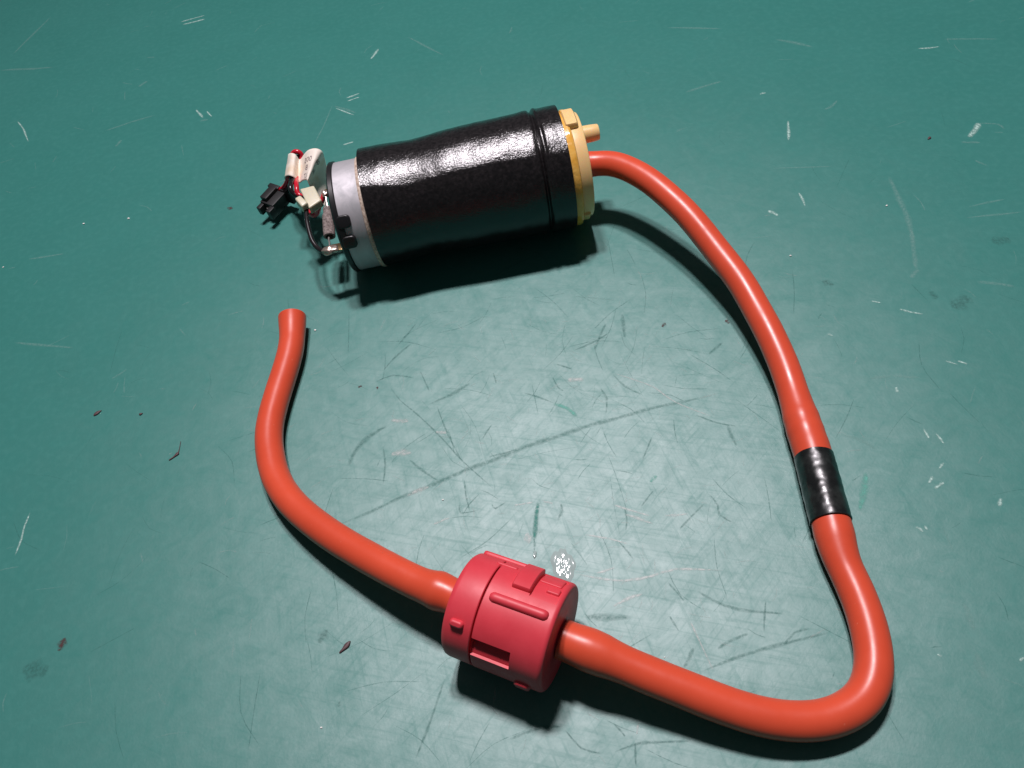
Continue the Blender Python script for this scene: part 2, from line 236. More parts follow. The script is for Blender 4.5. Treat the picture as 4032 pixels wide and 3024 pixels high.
def cyl_patch(name, s0, s1, p0, p1, R, h, bev, m, parent, axis_z, corner=None, base=-0.8, dome=False, ns=14, npn=14, y0=0.0):
    """raised pad lying on a cylinder: s0..s1 along the axis, p0..p1 degrees round it (90 = top, 180 = towards -y)"""
    w = s1 - s0; v = math.radians(p1 - p0) * R; corner = corner if corner is not None else bev
    def axis(n, ln):
        e = [0, bev * .35, bev]; mid = [bev + (ln - 2 * bev) * i / (n - 1) for i in range(n)]
        return e[:2] + mid + [ln - bev * .35, ln]
    U_, V_ = axis(ns, w), axis(npn, v)
    verts, faces = [], []
    def place(u, q, hh):
        # round the corners of the plan
        cx, cy = u - w / 2, q - v / 2; ax, ay = abs(cx) - (w / 2 - corner), abs(cy) - (v / 2 - corner)
        if ax > 0 and ay > 0:
            l = math.hypot(ax, ay); mx = max(ax, ay)
            if l > 0:
                f = mx / l; cx = math.copysign(w / 2 - corner + ax * f, cx); cy = math.copysign(v / 2 - corner + ay * f, cy)
        a = math.radians(p0) + (cy + v / 2) / R; r = R + hh
        return (s0 + cx + w / 2, y0 + r * math.cos(a), axis_z + r * math.sin(a))
    nu, nv = len(U_), len(V_)
    for i, u in enumerate(U_):
        for j, q in enumerate(V_):
            d = min(u, w - u, q, v - q)
            t = min(1.0, d / bev); hh = h * math.sqrt(max(0, 1 - (1 - t) ** 2))
            if dome: hh = h * (max(0, 1 - ((q - v / 2) / (v / 2)) ** 2)) ** .5 * min(1, math.sqrt(max(0, 1 - (1 - min(1, min(u, w - u) / (v / 2))) ** 2)))
            if d <= 1e-6: hh = 0
            verts.append(place(u, q, hh))
    for i in range(nu - 1):
        for j in range(nv - 1): faces.append((i * nv + j, i * nv + j + 1, (i + 1) * nv + j + 1, (i + 1) * nv + j))
    edge = [i * nv for i in range(nu)] + [(nu - 1) * nv + j for j in range(1, nv)] + [i * nv + nv - 1 for i in range(nu - 2, -1, -1)] + [j for j in range(nv - 2, 0, -1)]
    b0 = len(verts)
    for e in edge:
        i, j = divmod(e, nv); verts.append(place(U_[i], V_[j], base))
    for k in range(len(edge)):
        k2 = (k + 1) % len(edge); faces.append((edge[k], edge[k2], b0 + k2, b0 + k))
    faces.append(tuple(b0 + k for k in range(len(edge))))
    return obj(name, verts, faces, m, parent, sharp=50)
def box(name, mn, mx, m, parent, bev=0.3, frame=None, segs=2):
    bm = bmesh.new(); bmesh.ops.create_cube(bm, size=1)
    for v in bm.verts:
        v.co = Vector([mn[i] + (v.co[i] + .5) * (mx[i] - mn[i]) for i in range(3)])
    if bev: bmesh.ops.bevel(bm, geom=list(bm.edges), offset=bev, segments=segs, profile=0.6, affect='EDGES')
    for v in bm.verts:
        if frame: v.co = frame @ v.co
        v.co *= S
    me = bpy.data.meshes.new(name); bm.to_mesh(me); bm.free()
    me.polygons.foreach_set('use_smooth', [True] * len(me.polygons)); me.set_sharp_from_angle(angle=math.radians(50))
    me.materials.append(m); o = bpy.data.objects.new(name, me); COL.objects.link(o)
    if parent: o.parent = parent
    return o

# ------------------------------------------------------------------ materials
# green bench mat: satin, cloudy wear in the gloss, faint mottling
M_mat = mat('green_mat', (0.045, 0.2, 0.17), 0.45, 1.0)
co = coord(M_mat)
mott = noise_n(M_mat, 30, 6, 0.6, co, 0.4); fine = noise_n(M_mat, 420, 3, 0.6, co)
mid = noise_n(M_mat, 130, 8, 0.72, co, 1.2)
c = mixc(M_mat, ramp(M_mat, mott, [(0.3, 0.0), (0.75, 1.0)]), (0.038, 0.188, 0.161), (0.043, 0.198, 0.171))
c = mixc(M_mat, mathn(M_mat, 'MULTIPLY', ramp(M_mat, fine, [(0.45, 0.0), (0.8, 1.0)]), 0.25), c, (0.075, 0.27, 0.235))
lk(M_mat, c, bsdf(M_mat).inputs['Base Color'])
# hairline wear: three crossed sets of stretched noise break up the gloss
def hair(ang, along, across, lo, hi):
    mp = nd(M_mat, 'ShaderNodeMapping'); mp.inputs['Rotation'].default_value = (0, 0, math.radians(ang)); lk(M_mat, co, mp.inputs['Vector'])
    m2 = nd(M_mat, 'ShaderNodeMapping'); m2.inputs['Scale'].default_value = (along, across, 1); lk(M_mat, mp.outputs['Vector'], m2.inputs['Vector'])
    mp = m2
    return ramp(M_mat, noise_n(M_mat, 1.0, 3, 0.6, mp.outputs['Vector'], 0.6), [(lo, 0.0), (hi, 1.0)])
h1, h2, h3 = hair(24, 55, 900, .52, .7), hair(-38, 70, 1000, .54, .72), hair(82, 60, 850, .54, .72)
hh = mathn(M_mat, 'ADD', mathn(M_mat, 'ADD', h1, h2), h3, True)
cloud = ramp(M_mat, noise_n(M_mat, 75, 7, 0.68, co, 1.0), [(0.34, 0.0), (0.66, 1.0)])
wear = mathn(M_mat, 'ADD', mathn(M_mat, 'MULTIPLY', ramp(M_mat, mid, [(0.33, 1.0), (0.68, 0.0)]), 0.034), mathn(M_mat, 'MULTIPLY', cloud, 0.026))
rg = mathn(M_mat, 'MULTIPLY', hh, 0.015)
hgt = mathn(M_mat, 'ADD', mathn(M_mat, 'MULTIPLY', noise_n(M_mat, 1500, 2, 0.5, co), 0.5), mathn(M_mat, 'MULTIPLY', mid, 1.0))
bn = bump(M_mat, hgt, 0.22, 0.12)
df = nd(M_mat, 'ShaderNodeBsdfDiffuse'); gl = nd(M_mat, 'ShaderNodeBsdfGlossy'); gl.distribution = 'BECKMANN'; mx = nd(M_mat, 'ShaderNodeMixShader')
lk(M_mat, c, df.inputs['Color']); lk(M_mat, bn.outputs['Normal'], df.inputs['Normal']); lk(M_mat, bn.outputs['Normal'], gl.inputs['Normal'])
lk(M_mat, mathn(M_mat, 'ADD', rg, 0.472), gl.inputs['Roughness'])
lk(M_mat, mathn(M_mat, 'SUBTRACT', mathn(M_mat, 'ADD', 0.052, wear), mathn(M_mat, 'MULTIPLY', hh, 0.014)), mx.inputs[0])
lk(M_mat, df.outputs[0], mx.inputs[1]); lk(M_mat, gl.outputs[0], mx.inputs[2])
for n_ in list(M_mat.node_tree.nodes):
    if n_.type == 'OUTPUT_MATERIAL': lk(M_mat, mx.outputs[0], n_.inputs['Surface'])

def streak_mat(name, col, rough, spec, strength, nscale=1400, lo=0.3, hi=0.62):
    """wear drawn on thin strips: UV.x runs across the strip (0..1), UV.y along it; edges and ends fade and break up"""
    m = mat(name, col, rough, spec)
    uv = nd(m, 'ShaderNodeUVMap'); uv.uv_map = 'UVMap'
    sep = nd(m, 'ShaderNodeSeparateXYZ'); lk(m, uv.outputs['UV'], sep.inputs[0])
    def hump(x):
        d = mathn(m, 'ABSOLUTE', mathn(m, 'SUBTRACT', mathn(m, 'MULTIPLY', x, 2.0), 1.0)); return mathn(m, 'SUBTRACT', 1.0, d, True)
    across = mathn(m, 'MULTIPLY', hump(sep.outputs[0]), 1.25, True)
    along = mathn(m, 'MULTIPLY', hump(sep.outputs[1]), 5.0, True)
    nz = ramp(m, noise_n(m, nscale, 4, 0.65), [(lo, 0.0), (hi, 1.0)])
    a = mathn(m, 'MULTIPLY', mathn(m, 'MULTIPLY', across, along), nz)
    a = mathn(m, 'MULTIPLY', a, strength, True)
    lk(m, a, bsdf(m).inputs['Alpha']); return m
STREAK = {
    'p': streak_mat('pale_scratch', (0.42, 0.62, 0.56), 0.6, 0.4, 1.0),
    'f': streak_mat('faint_scratch', (0.22, 0.42, 0.38), 0.6, 0.4, 0.42),
    'w': streak_mat('scuffed_white', (0.5, 0.56, 0.53), 0.45, 0.5, 0.75, 1100),
    'd': streak_mat('dull_scratch', (0.038, 0.178, 0.153), 0.65, 0.5, 0.52, 900, 0.28, 0.7),
    't': streak_mat('bare_scratch', (0.05, 0.27, 0.22), 0.7, 0.25, 0.8, 1000, 0.25, 0.6),
    'g': streak_mat('light_green_scratch', (0.13, 0.45, 0.36), 0.6, 0.3, 0.8, 900, 0.3, 0.65)}
M_stain_r = streak_mat('reddish_stain', (0.09, 0.035, 0.035), 0.7, 0.2, 0.9, 1200, 0.35, 0.6)
M_stain_g = streak_mat('grey_stain', (0.033, 0.14, 0.122), 0.55, 0.5, 0.42, 1200, 0.35, 0.65)

# ------------------------------------------------------------------ the bench mat and its wear
work_mat = obj('bench_mat', [(-900, -700, -3), (900, -700, -3), (900, 900, -3), (-900, 900, -3), (-900, -700, 0), (900, -700, 0), (900, 900, 0), (-900, 900, 0)],
               [(0, 3, 2, 1), (4, 5, 6, 7), (0, 1, 5, 4), (1, 2, 6, 5), (2, 3, 7, 6), (3, 0, 4, 7)], M_mat, smooth=False)
tag(work_mat, 'scratched teal green rubber bench mat under everything', 'mat', kind='structure')

def strip_data(P, w, z, verts, faces, uvs, wob=0.12, seed=0):
    P = [Vector((p[0], p[1], 0)) for p in P]
    if len(P) > 2: P = catmull(P, 2.5)
    else: P = [P[0].lerp(P[1], i / 5) for i in range(6)]
    n = len(P); b0 = len(verts)
    for i, p in enumerate(P):
        t = (P[min(i + 1, n - 1)] - P[max(i - 1, 0)]).normalized(); q = Vector((-t.y, t.x, 0))
        ww = w * (.25 + .75 * math.sin(PI * (i + .3) / (n - .4)) ** .6) * (1 + 0.18 * math.sin(i * 1.7 + seed)); off = q * (wob * w * math.sin(i * 0.9 + seed * 2))
        for k in range(2):
            v = p + off + q * (ww * (k - .5) * 1.5); verts.append((v.x, v.y, z)); uvs.append((float(k), i / (n - 1)))
    for i in range(n - 1): faces.append((b0 + 2 * i, b0 + 2 * i + 1, b0 + 2 * i + 3, b0 + 2 * i + 2))
def strip_obj(name, verts, faces, uvs, m, parent):
    o = obj(name, verts, faces, m, parent, smooth=False)
    uvl = o.data.uv_layers.new(name='UVMap')
    for lp in o.data.loops: uvl.data[lp.index].uv = uvs[lp.vertex_index]
    return o
Z = {'d': .02, 't': .05, 'f': .03, 'w': .04, 'p': .06, 'g': .055}
for i, (k, w, P) in enumerate(SCRATCHES):
    v, f, u = [], [], []; strip_data(P, max(w, 0.45), Z[k] + (i % 7) * .002, v, f, u, seed=i)
    strip_obj('scratch', v, f, u, STREAK[k], work_mat)
STREAK['dr'] = streak_mat('fine_dull_scratch', (0.04, 0.185, 0.16), 0.75, 0.4, 0.4, 900, 0.3, 0.65)
STREAK['wr'] = streak_mat('fine_white_scratch', (0.42, 0.5, 0.47), 0.5, 0.6, 0.38, 1500, 0.35, 0.65)
for kind, count, wr, lr, z, mm in (('d', 280, (0.1, 0.3), (2, 20), .012, STREAK['dr']), ('w', 300, (0.12, 0.35), (1, 6), .036, STREAK['wr']), ('f', 260, (0.15, 0.4), (1.5, 9), .028, STREAK['f'])):
    v, f, u = [], [], []
    for i in range(count):
        if kind == 'w': x, y = random.gauss(8, 45), random.gauss(-30, 38)
        elif kind == 'd': x, y = random.gauss(5, 75), random.gauss(-15, 60)
        else: x, y = random.uniform(-260, 260), random.uniform(-140, 330)
        a = random.uniform(0, PI); l = random.uniform(*lr) ** 1.0; b = random.gauss(0, .25)
        d = Vector((math.cos(a), math.sin(a), 0)); e = Vector((math.cos(a + b), math.sin(a + b), 0))
        P = [(x, y), (x + d.x * l / 2, y + d.y * l / 2), (x + (d.x + e.x) * l / 2, y + (d.y + e.y) * l / 2)]
        strip_data(P, random.uniform(*wr), z + (i % 20) * .0004, v, f, u, seed=i)
    so = strip_obj('fine_scratches', v, f, u, mm, work_mat); so['kind'] = 'stuff'
def blob(name, x, y, r, m, parent, z, seed, asp=1.3):
    v, f, u = [], [], []; a0 = seed * 1.3
    N = 14
    for i in range(N + 1):
        t = i / N * 2 - 1; w = math.sqrt(max(0.02, 1 - t * t)) * (1 + .25 * math.sin(seed + 5 * t))
        for k in (0, 1):
            lx, ly = t * r * asp * .6, (k - .5) * w * r * 1.2
            v.append((x + lx * math.cos(a0) - ly * math.sin(a0), y + lx * math.sin(a0) + ly * math.cos(a0), z)); u.append((float(k), i / N))
    for i in range(N): f.append((2 * i, 2 * i + 1, 2 * i + 3, 2 * i + 2))
    return strip_obj(name, v, f, u, m, parent)
for i, (k, x, y, r) in enumerate(STAINS):
    blob('stain', x, y, r, M_stain_r if k == 'r' else M_stain_g, work_mat, .065 + i * .001, i + 1)

# ------------------------------------------------------------------ loose bits on the mat
M_crumb = mat('white_crumb', (0.8, 0.8, 0.76), 0.5)
M_chip = mat('brown_chip', (0.085, 0.042, 0.045), 0.55)
CRUMB_L = ['larger of two white crumbs lying near each other on bare mat', 'smaller of two white crumbs lying near each other on bare mat',
           'white crumb out on bare mat well beyond the arching hose', 'white crumb on the mat close outside the arching hose', 'white crumb on the mat beside the open cut hose end',
           'tiny white crumb alone at the edge of the bare mat past the paired crumbs', 'white crumb on bare mat below the red filter, outside the hose loop', 'white crumb inside the hose loop by a white scuffed scratch',
           'white crumb inside the hose loop next to the hose leaving the red filter']
for i, (x, y, r) in enumerate(WHITE_CRUMBS):
    bm = bmesh.new(); bmesh.ops.create_icosphere(bm, subdivisions=1, radius=1)
    for v in bm.verts:
        q = 1 + .35 * math.sin(7 * v.co.x + 3 * i) * math.cos(5 * v.co.y + i)
        v.co = Vector((x + v.co.x * q * r * .45, y + v.co.y * q * r * .33, max(0.0, r * .22 + v.co.z * r * .25))) * S
    me = bpy.data.meshes.new('white_crumb'); bm.to_mesh(me); bm.free(); me.materials.append(M_crumb)
    o = bpy.data.objects.new('white_crumb', me); COL.objects.link(o)
    tag(o, CRUMB_L[i], 'crumb', 'white crumbs scattered on the mat')
CHIP_L = ['dark maroon sliver lying alone on the green mat beside a smaller brown fleck', 'small brown fleck beside the dark maroon sliver on the mat', 'brown bent fibre with a long thin upturned tail on the mat',
          'elongated maroon flake on the mat near the red filter', 'dark brown speck on the mat out beyond the yellow pump head']
for i, P in enumerate(BROWN_CHIPS):
    P = [Vector((p[0], p[1], 0.18)) for p in P]; P = catmull(P, .35) if len(P) > 2 else [P[0].lerp(P[1], k / 6) for k in range(7)]
    wmax = [.6, .42, .5, .7, .6][i]
    o = sweep('brown_flake', P, lambda j, s, L, w=wmax, i=i: max(.05, w * (.85 + .25 * math.sin(j * .7 + i)) * math.sin(PI * min(1, .06 + .9 * s / L)) ** .8 * (1 if i != 2 or s / L < .45 else .3)), M_chip, n=8)
    for v in o.data.vertices: v.co.z = max(0.00002, min(v.co.z, .00045))
    tag(o, CHIP_L[i], 'flake')

# dried clear glue: low lumpy drops with a wet shine
M_glue = mat('dried_glue', (0.33, 0.42, 0.4), 0.12, 0.7)  # pale base colour has the surrounding mat's glare painted into it
def glue(name, x, y, rx, ry, rot, label, seed):
    N, K_ = 40, 72; verts, faces = [(x, y, .5)], []
    def h(u, v, d):
        q = noise.noise(Vector((u * 1.5 + seed, v * .6, 0))) * .13 + noise.noise(Vector((u * 3.2, v * 1.2 + seed, 3))) * .03
        return max(0.012, (.3 + q) * (1 - d ** 4))
    for i in range(1, N + 1):
        for k in range(K_):
            a = 2 * PI * k / K_; d = i / N
            lob = 1 + .14 * math.sin(2 * a + 1 + seed) + .08 * math.sin(5 * a + seed) + .04 * math.sin(11 * a + 2 * seed)
            u, v = rx * d * lob * math.cos(a), ry * d * lob * math.sin(a)
            px, py = x + u * math.cos(rot) - v * math.sin(rot), y + u * math.sin(rot) + v * math.cos(rot)
            verts.append((px, py, h(u, v, d)))
    verts[0] = (x, y, h(0, 0, 0))
    for k in range(K_): faces.append((0, 1 + k, 1 + (k + 1) % K_))
    for i in range(N - 1):
        for k in range(K_):
            a, b = 1 + i * K_ + k, 1 + i * K_ + (k + 1) % K_; faces.append((a, a + K_, b + K_, b))
    o = obj(name, verts, faces, M_glue, sharp=None); tag(o, label, 'glue')
    return o
glue('glue_drop', GLUE_BIG[0], GLUE_BIG[1] - .6, 2.6, 5.0, -.1, 'large shiny lumpy drop of dried clear glue behind the red filter', 1.0)
glue('glue_drop', GLUE_SMALL[0], GLUE_SMALL[1], .55, .95, -.2, 'tiny shiny glue dot at the end of a dark scratch behind the red filter', 4.0)

# ------------------------------------------------------------------ hoses
M_hose = mat('orange_silicone', (0.68, 0.076, 0.042), 0.3, 0.42)
co = coord(M_hose)
c = mixc(M_hose, ramp(M_hose, noise_n(M_hose, 60, 5, .6, co), [(.35, 0.), (.7, 1.)]), (0.61, 0.072, 0.032), (0.68, 0.084, 0.038))
spk = ramp(M_hose, noise_n(M_hose, 900, 2, .5, co), [(.74, 0.), (.8, 1.)])
c = mixc(M_hose, mathn(M_hose, 'MULTIPLY', spk, .35), c, (0.85, 0.3, 0.2))
lk(M_hose, c, bsdf(M_hose).inputs['Base Color'])
lk(M_hose, mathn(M_hose, 'ADD', mathn(M_hose, 'MULTIPLY', noise_n(M_hose, 200, 5, .65, co), .24), .22), bsdf(M_hose).inputs['Roughness'])
bump(M_hose, noise_n(M_hose, 500, 4, .6, co), .12, .08)
R0 = 4.0
def sst(a, b, x):
    t = max(0, min(1, (x - a) / (b - a))); return t * t * (3 - 2 * t)
def lump1(s, k): return .045 * noise.noise(Vector((s * .16, k, 0))) + .02 * noise.noise(Vector((s * .6, k, 5)))
def gau(x, c, w): return math.exp(-((x - c) / w) ** 2)
pa = smooth_path(catmull(HOSE_A, 1.0), 14)
sweep('hose', pa, lambda i, s, L: lump1(s, 1) + R0  + .35 * (1 - sst(3, 9, s)) + .62 * sst(L - 22, L - 9, s) + .16 * gau(s, L - 13.5, 1.3) + .1 * gau(s, L - 9.5, 1.2) + .06 * gau(s, L - 5, 1.6), M_hose, n=36)
tag(bpy.context.scene.collection.objects[-1], 'orange-red silicone hose arching from the yellow pump head down to the black joiner', 'hose', 'orange hoses')
pb = smooth_path(catmull(HOSE_B, 1.0), 14)
sweep('hose', pb, lambda i, s, L: lump1(s, 2) + R0  + .55 * (1 - sst(5, 15, s)) + .1 * gau(s, 6, 1.5) + .55 * sst(L - 16, L - 6.5, s) + .14 * gau(s, L - 6.6, 1.5) + .12 * gau(s, L - 9.4, 1.3) - .2 * sst(L - 5, L - 2, s), M_hose, n=36)
tag(bpy.context.scene.collection.objects[-1], 'orange-red silicone hose bending sharply between the black joiner and the red filter', 'hose', 'orange hoses')
pc = smooth_path(catmull(HOSE_C, 1.0), 14)
sweep('hose', pc, lambda i, s, L: lump1(s, 3) + R0  - .05 + .2 * (1 - sst(0, 3, s)) + .5 * gau(s, 6.3, 3.2) + .16 * gau(s, 6.6, 1.2) + .0 * s + .42 * sst(L - 9, L, s), M_hose, n=36, open_end=(2.4, 14))
tag(bpy.context.scene.collection.objects[-1], 'orange-red silicone hose from the red filter to its open cut end', 'hose', 'orange hoses')

# black joiner: a short glossy collar between two hose ends
M_join = mat('black_joiner', (0.014, 0.016, 0.015), 0.22, 0.6)
co = coord(M_join)
lk(M_join, ramp(M_join, noise_n(M_join, 260, 6, .7, co), [(.35, .2), (.7, .4)]), bsdf(M_join).inputs['Roughness'])
lk(M_join, mixc(M_join, ramp(M_join, noise_n(M_join, 150, 4, .6, co), [(.4, 0.), (.7, 1.)]), (.008, .009, .009), (.03, .036, .033)), bsdf(M_join).inputs['Base Color'])
bump(M_join, noise_n(M_join, 700, 4, .6, co), .25, .1)
ja, jb = Vector(JOINER[0]), Vector(JOINER[1]); jd = (jb - ja); jl = jd.length; jd.normalize()
je = empty('hose_joiner', (ja.x, ja.y, 0), math.atan2(jd.y, jd.x))
tag(je, 'glossy black plastic joiner linking two orange hose ends', 'hose joiner')
lathe('collar', [(0, 3.0), (0, 4.66), (.1, 4.78)] + [(.4 + .4 * k, 4.8) for k in range(int((jl - .8) / .4))] + [(jl - .1, 4.8), (jl, 4.7), (jl, 3.0)], M_join, je, 4.85, n=96, sharp=40,
      wob=lambda s, a: .1 * noise.noise(Vector((s * .5, 2 * math.cos(a), 2 * math.sin(a)))) + .05 * noise.noise(Vector((s * 1.1, 4 * math.cos(a), 4 * math.sin(a)))))
lathe('end_lip', [(jl - .5, 4.6), (jl - .45, 4.86), (jl - .1, 4.88), (jl + .05, 4.8), (jl + .05, 4.5)], M_join, je, 4.85, n=64)

# ------------------------------------------------------------------ red inline filter
M_red = mat('red_plastic', (0.62, 0.035, 0.06), 0.42, 0.5)
co = coord(M_red)
lk(M_red, mixc(M_red, ramp(M_red, noise_n(M_red, 90, 5, .65, co), [(.35, 0.), (.7, 1.)]), (0.61, 0.038, 0.056), (0.7, 0.052, 0.073)), bsdf(M_red).inputs['Base Color'])
lk(M_red, mathn(M_red, 'ADD', mathn(M_red, 'MULTIPLY', noise_n(M_red, 300, 5, .7, co), .25), .36), bsdf(M_red).inputs['Roughness'])
bump(M_red, noise_n(M_red, 1100, 3, .6, co), .14, .06)
FR = 11.886; FL = 23.6
fe = empty('inline_filter', (-21.518, -64.2555, 0), -0.57036)
tag(fe, 'red plastic cylindrical inline filter with moulded ribs between two orange hoses', 'filter')
lathe('end_cap', [(-.1, 3.9), (-.1, FR - 1.4), (.12, FR - .6), (.6, FR - .18), (1.3, FR), (6.75, FR + .05), (6.92, FR - .1), (6.94, FR - 1.1), (6.94, 6)], M_red, fe, FR, n=160)
# body with a cut slot (s 7.4..16.4, 137..159 degrees) and a shallow channel beside the tab
def body():
    ss = [7.32, 7.34, 7.5, 7.8] + [8.1 + .3 * i for i in range(27)] + [16.2, 16.35, 16.42, 16.6] + [17 + .35 * i for i in range(16)] + [22.42, 22.55] + [22.7, 22.9, 23.1, 23.3, 23.45, 23.55, FL]
    angs = []
    a = 0.0
    marks = [136.8, 137.2, 157.8, 158.6, 29.6, 30.4, 75.6, 76.4]
    angs = sorted(set([float(k) * 2 for k in range(180)] + marks))
    verts, faces = [], []
    ssx = [(7.32, 6.0)] + [(s, None) for s in ss] + [(FL, FR - 1.6), (FL, 3.9)]
    for s, ro in ssx:
        for a in angs:
            r = FR + .12
            if ro is not None: r = ro
            else:
                if s > 22.6: r -= .8 * (1 - math.sqrt(max(0, 1 - ((s - 22.6) / (FL - 22.6)) ** 2)))
                if s < 7.5: r -= .25
                if s <= 16.4 and 137 < a < 158.2 and s > 7.33: r = FR - 2.4 + 1.9 * sst(139, 158.2, a)
                if 16.4 < s < 22.5 and 30 < a < 76: r -= .45
            aa = math.radians(a); verts.append((s, r * math.cos(aa), FR + r * math.sin(aa)))
    n = len(angs)
    for i in range(len(ssx) - 1):
        for k in range(n):
            k2 = (k + 1) % n; faces.append((i * n + k, i * n + k2, (i + 1) * n + k2, (i + 1) * n + k))
    faces.append(tuple(range(n))); faces.append(tuple((len(ssx) - 1) * n + k for k in range(n)))
    return obj('body', verts, faces, M_red, fe, sharp=28)
body()
cyl_patch('rib', 8.5, 22.0, 85.2, 95.8, FR + .1, 1.0, .4, M_red, fe, FR, corner=.95, dome=True, ns=24, npn=10)
cyl_patch('rib', .9, 14.0, 14, 26, FR + .05, .7, .5, M_red, fe, FR, corner=.9, ns=20)
cyl_patch('rib', 6.0, 11.0, 41, 46, FR + .08, .28, .3, M_red, fe, FR, corner=.4)
cyl_patch('snap_tab', 12.0, 16.45, 27, 73.5, FR + .1, 1.05, .3, M_red, fe, FR, corner=.35, ns=10, npn=24)
cyl_patch('raised_block', 19.2, 22.2, 55, 64, FR - .35, .55, .25, M_red, fe, FR, corner=.3)
cyl_patch('raised_block', 16.6, 21.8, 30, 50, FR - .35, .35, .2, M_red, fe, FR, corner=.3)
cyl_patch('locating_pip', 1.9, 5.2, 123.5, 132, FR + .05, .95, .55, M_red, fe, FR, corner=.8)
cyl_patch('locating_pip', 17.4, 21.2, 175, 189, FR + .1, .8, .5, M_red, fe, FR, corner=1.2)
lathe('barb', [(-7, 2.4), (-7, 3.0), (-5, 3.6), (-.2, 3.6), (-.2, 2.4)], M_red, fe, FR, n=32)
lathe('barb', [(FL + .02, 2.4), (FL + .02, 3.6), (FL + 5, 3.6), (FL + 7, 3.0), (FL + 7, 2.4)], M_red, fe, FR, n=32)

# ------------------------------------------------------------------ the pump
AZ = 19.26
AC, YC = AZ - .8, -.5          # the motor can sits a little low in the loose sleeve
AS, YS = AZ + .3, .1
pump = empty('vacuum_pump', (-31.82, 71.2, 0), -0.0169)
tag(pump, 'small electric vacuum pump with black sleeved motor, yellow head and loose wires', 'pump')
pm = Matrix.Translation((-31.82, 71.2, 0)) @ Matrix.Rotation(-0.0169, 4, 'Z'); pmi = pm.inverted()
def loc(P): return [pmi @ Vector(p) for p in P]

M_can = mat('zinc_can', (0.5, 0.48, 0.5), 0.6, 0.5, 0.6)
co = coord(M_can)
st = nd(M_can, 'ShaderNodeMapping'); st.inputs['Scale'].default_value = (1, 1, .25); lk(M_can, co, st.inputs['Vector'])
sm = noise_n(M_can, 300, 6, .65, st.outputs['Vector'], .6)
lk(M_can, mixc(M_can, ramp(M_can, sm, [(.3, 0.), (.62, 1.)]), (.4, .4, .415), (.5, .485, .505)), bsdf(M_can).inputs['Base Color'])
lk(M_can, ramp(M_can, sm, [(.3, .68), (.7, .6)]), bsdf(M_can).inputs['Roughness'])
bump(M_can, noise_n(M_can, 900, 4, .6, co), .06, .05)
M_felt = mat('tan_gasket', (0.52, 0.4, 0.31), 0.6, 0.4)
co = coord(M_felt)
lk(M_felt, mixc(M_felt, ramp(M_felt, noise_n(M_felt, 900, 4, .7, co), [(.35, 0.), (.65, 1.)]), (.34, .24, .18), (.68, .56, .46)), bsdf(M_felt).inputs['Base Color'])
bump(M_felt, noise_n(M_felt, 1400, 3, .6, co), .6, .25)
M_sleeve = mat('black_sleeve', (0.012, 0.010, 0.011), 0.3, 0.6)
co = coord(M_sleeve)
gr = noise_n(M_sleeve, 1900, 3, .55, co, .2); gr2 = noise_n(M_sleeve, 900, 5, .65, co, .5)
lk(M_sleeve, mixc(M_sleeve, ramp(M_sleeve, gr2, [(.4, 0.), (.75, 1.)]), (.008, .007, .0075), (.024, .02, .021)), bsdf(M_sleeve).inputs['Base Color'])
lk(M_sleeve, ramp(M_sleeve, gr2, [(.35, .15), (.7, .24)]), bsdf(M_sleeve).inputs['Roughness'])
bump(M_sleeve, mathn(M_sleeve, 'ADD', gr, mathn(M_sleeve, 'MULTIPLY', gr2, .5)), .7, .14)
M_cap = mat('black_plastic', (0.012, 0.012, 0.013), 0.36, 0.5)
bump(M_cap, noise_n(M_cap, 1200, 3, .6), .12, .05)
M_yel = mat('yellowed_nylon', (0.85, 0.57, 0.25), 0.38, 0.5)
bsdf(M_yel).inputs['Subsurface Weight'].default_value = .25; bsdf(M_yel).inputs['Subsurface Radius'].default_value = (1, .5, .2); bsdf(M_yel).inputs['Subsurface Scale'].default_value = .0012
bump(M_yel, noise_n(M_yel, 700, 3, .6), .1, .06)
M_amb = mat('amber_seal', (0.78, 0.36, 0.045), 0.22, 0.6)
co = coord(M_amb)
lk(M_amb, mixc(M_amb, ramp(M_amb, noise_n(M_amb, 220, 4, .6, co), [(.35, 0.), (.7, 1.)]), (.76, .37, .045), (.85, .51, .13)), bsdf(M_amb).inputs['Base Color'])
bump(M_amb, noise_n(M_amb, 900, 3, .6, co), .5, .2)

lathe('motor_can', [(-8.9, 10), (-8.9, 16.9), (-8.6, 17.5), (-1.0, 17.5), (3, 17.4), (3, 10)], M_can, pump, AC, n=160, y0=YC)
lathe('gasket', [(-1.25, 17.0), (-1.3, 17.9), (-1.0, 18.05), (-.3, 18.15), (-.04, 18.1), (-.04, 17.0)], M_felt, pump, AC, n=160, y0=YC, wob=lambda s, a: .1 * noise.noise(Vector((s * 2, 9 * math.cos(a), 9 * math.sin(a)))))
def sl_r(s):
    r = 19.05 - .62 * gau(s, 17, 9) + .55 * sst(15, 62, s)
    r += .12 * gau(s, 53.6, 1.2) - .85 * gau(s, 55.6, .55) + .3 * gau(s, 57.0, .6)
    return r
def crease_at(s):
    K_ = [(0, 121), (7, 125), (13, 129), (19, 128.5), (29, 125.5), (45, 126), (54, 128.5), (64, 130)]
    for (a, p), (b, q) in zip(K_, K_[1:]):
        if s <= b: return p + (q - p) * max(0, s - a) / (b - a)
    return 130
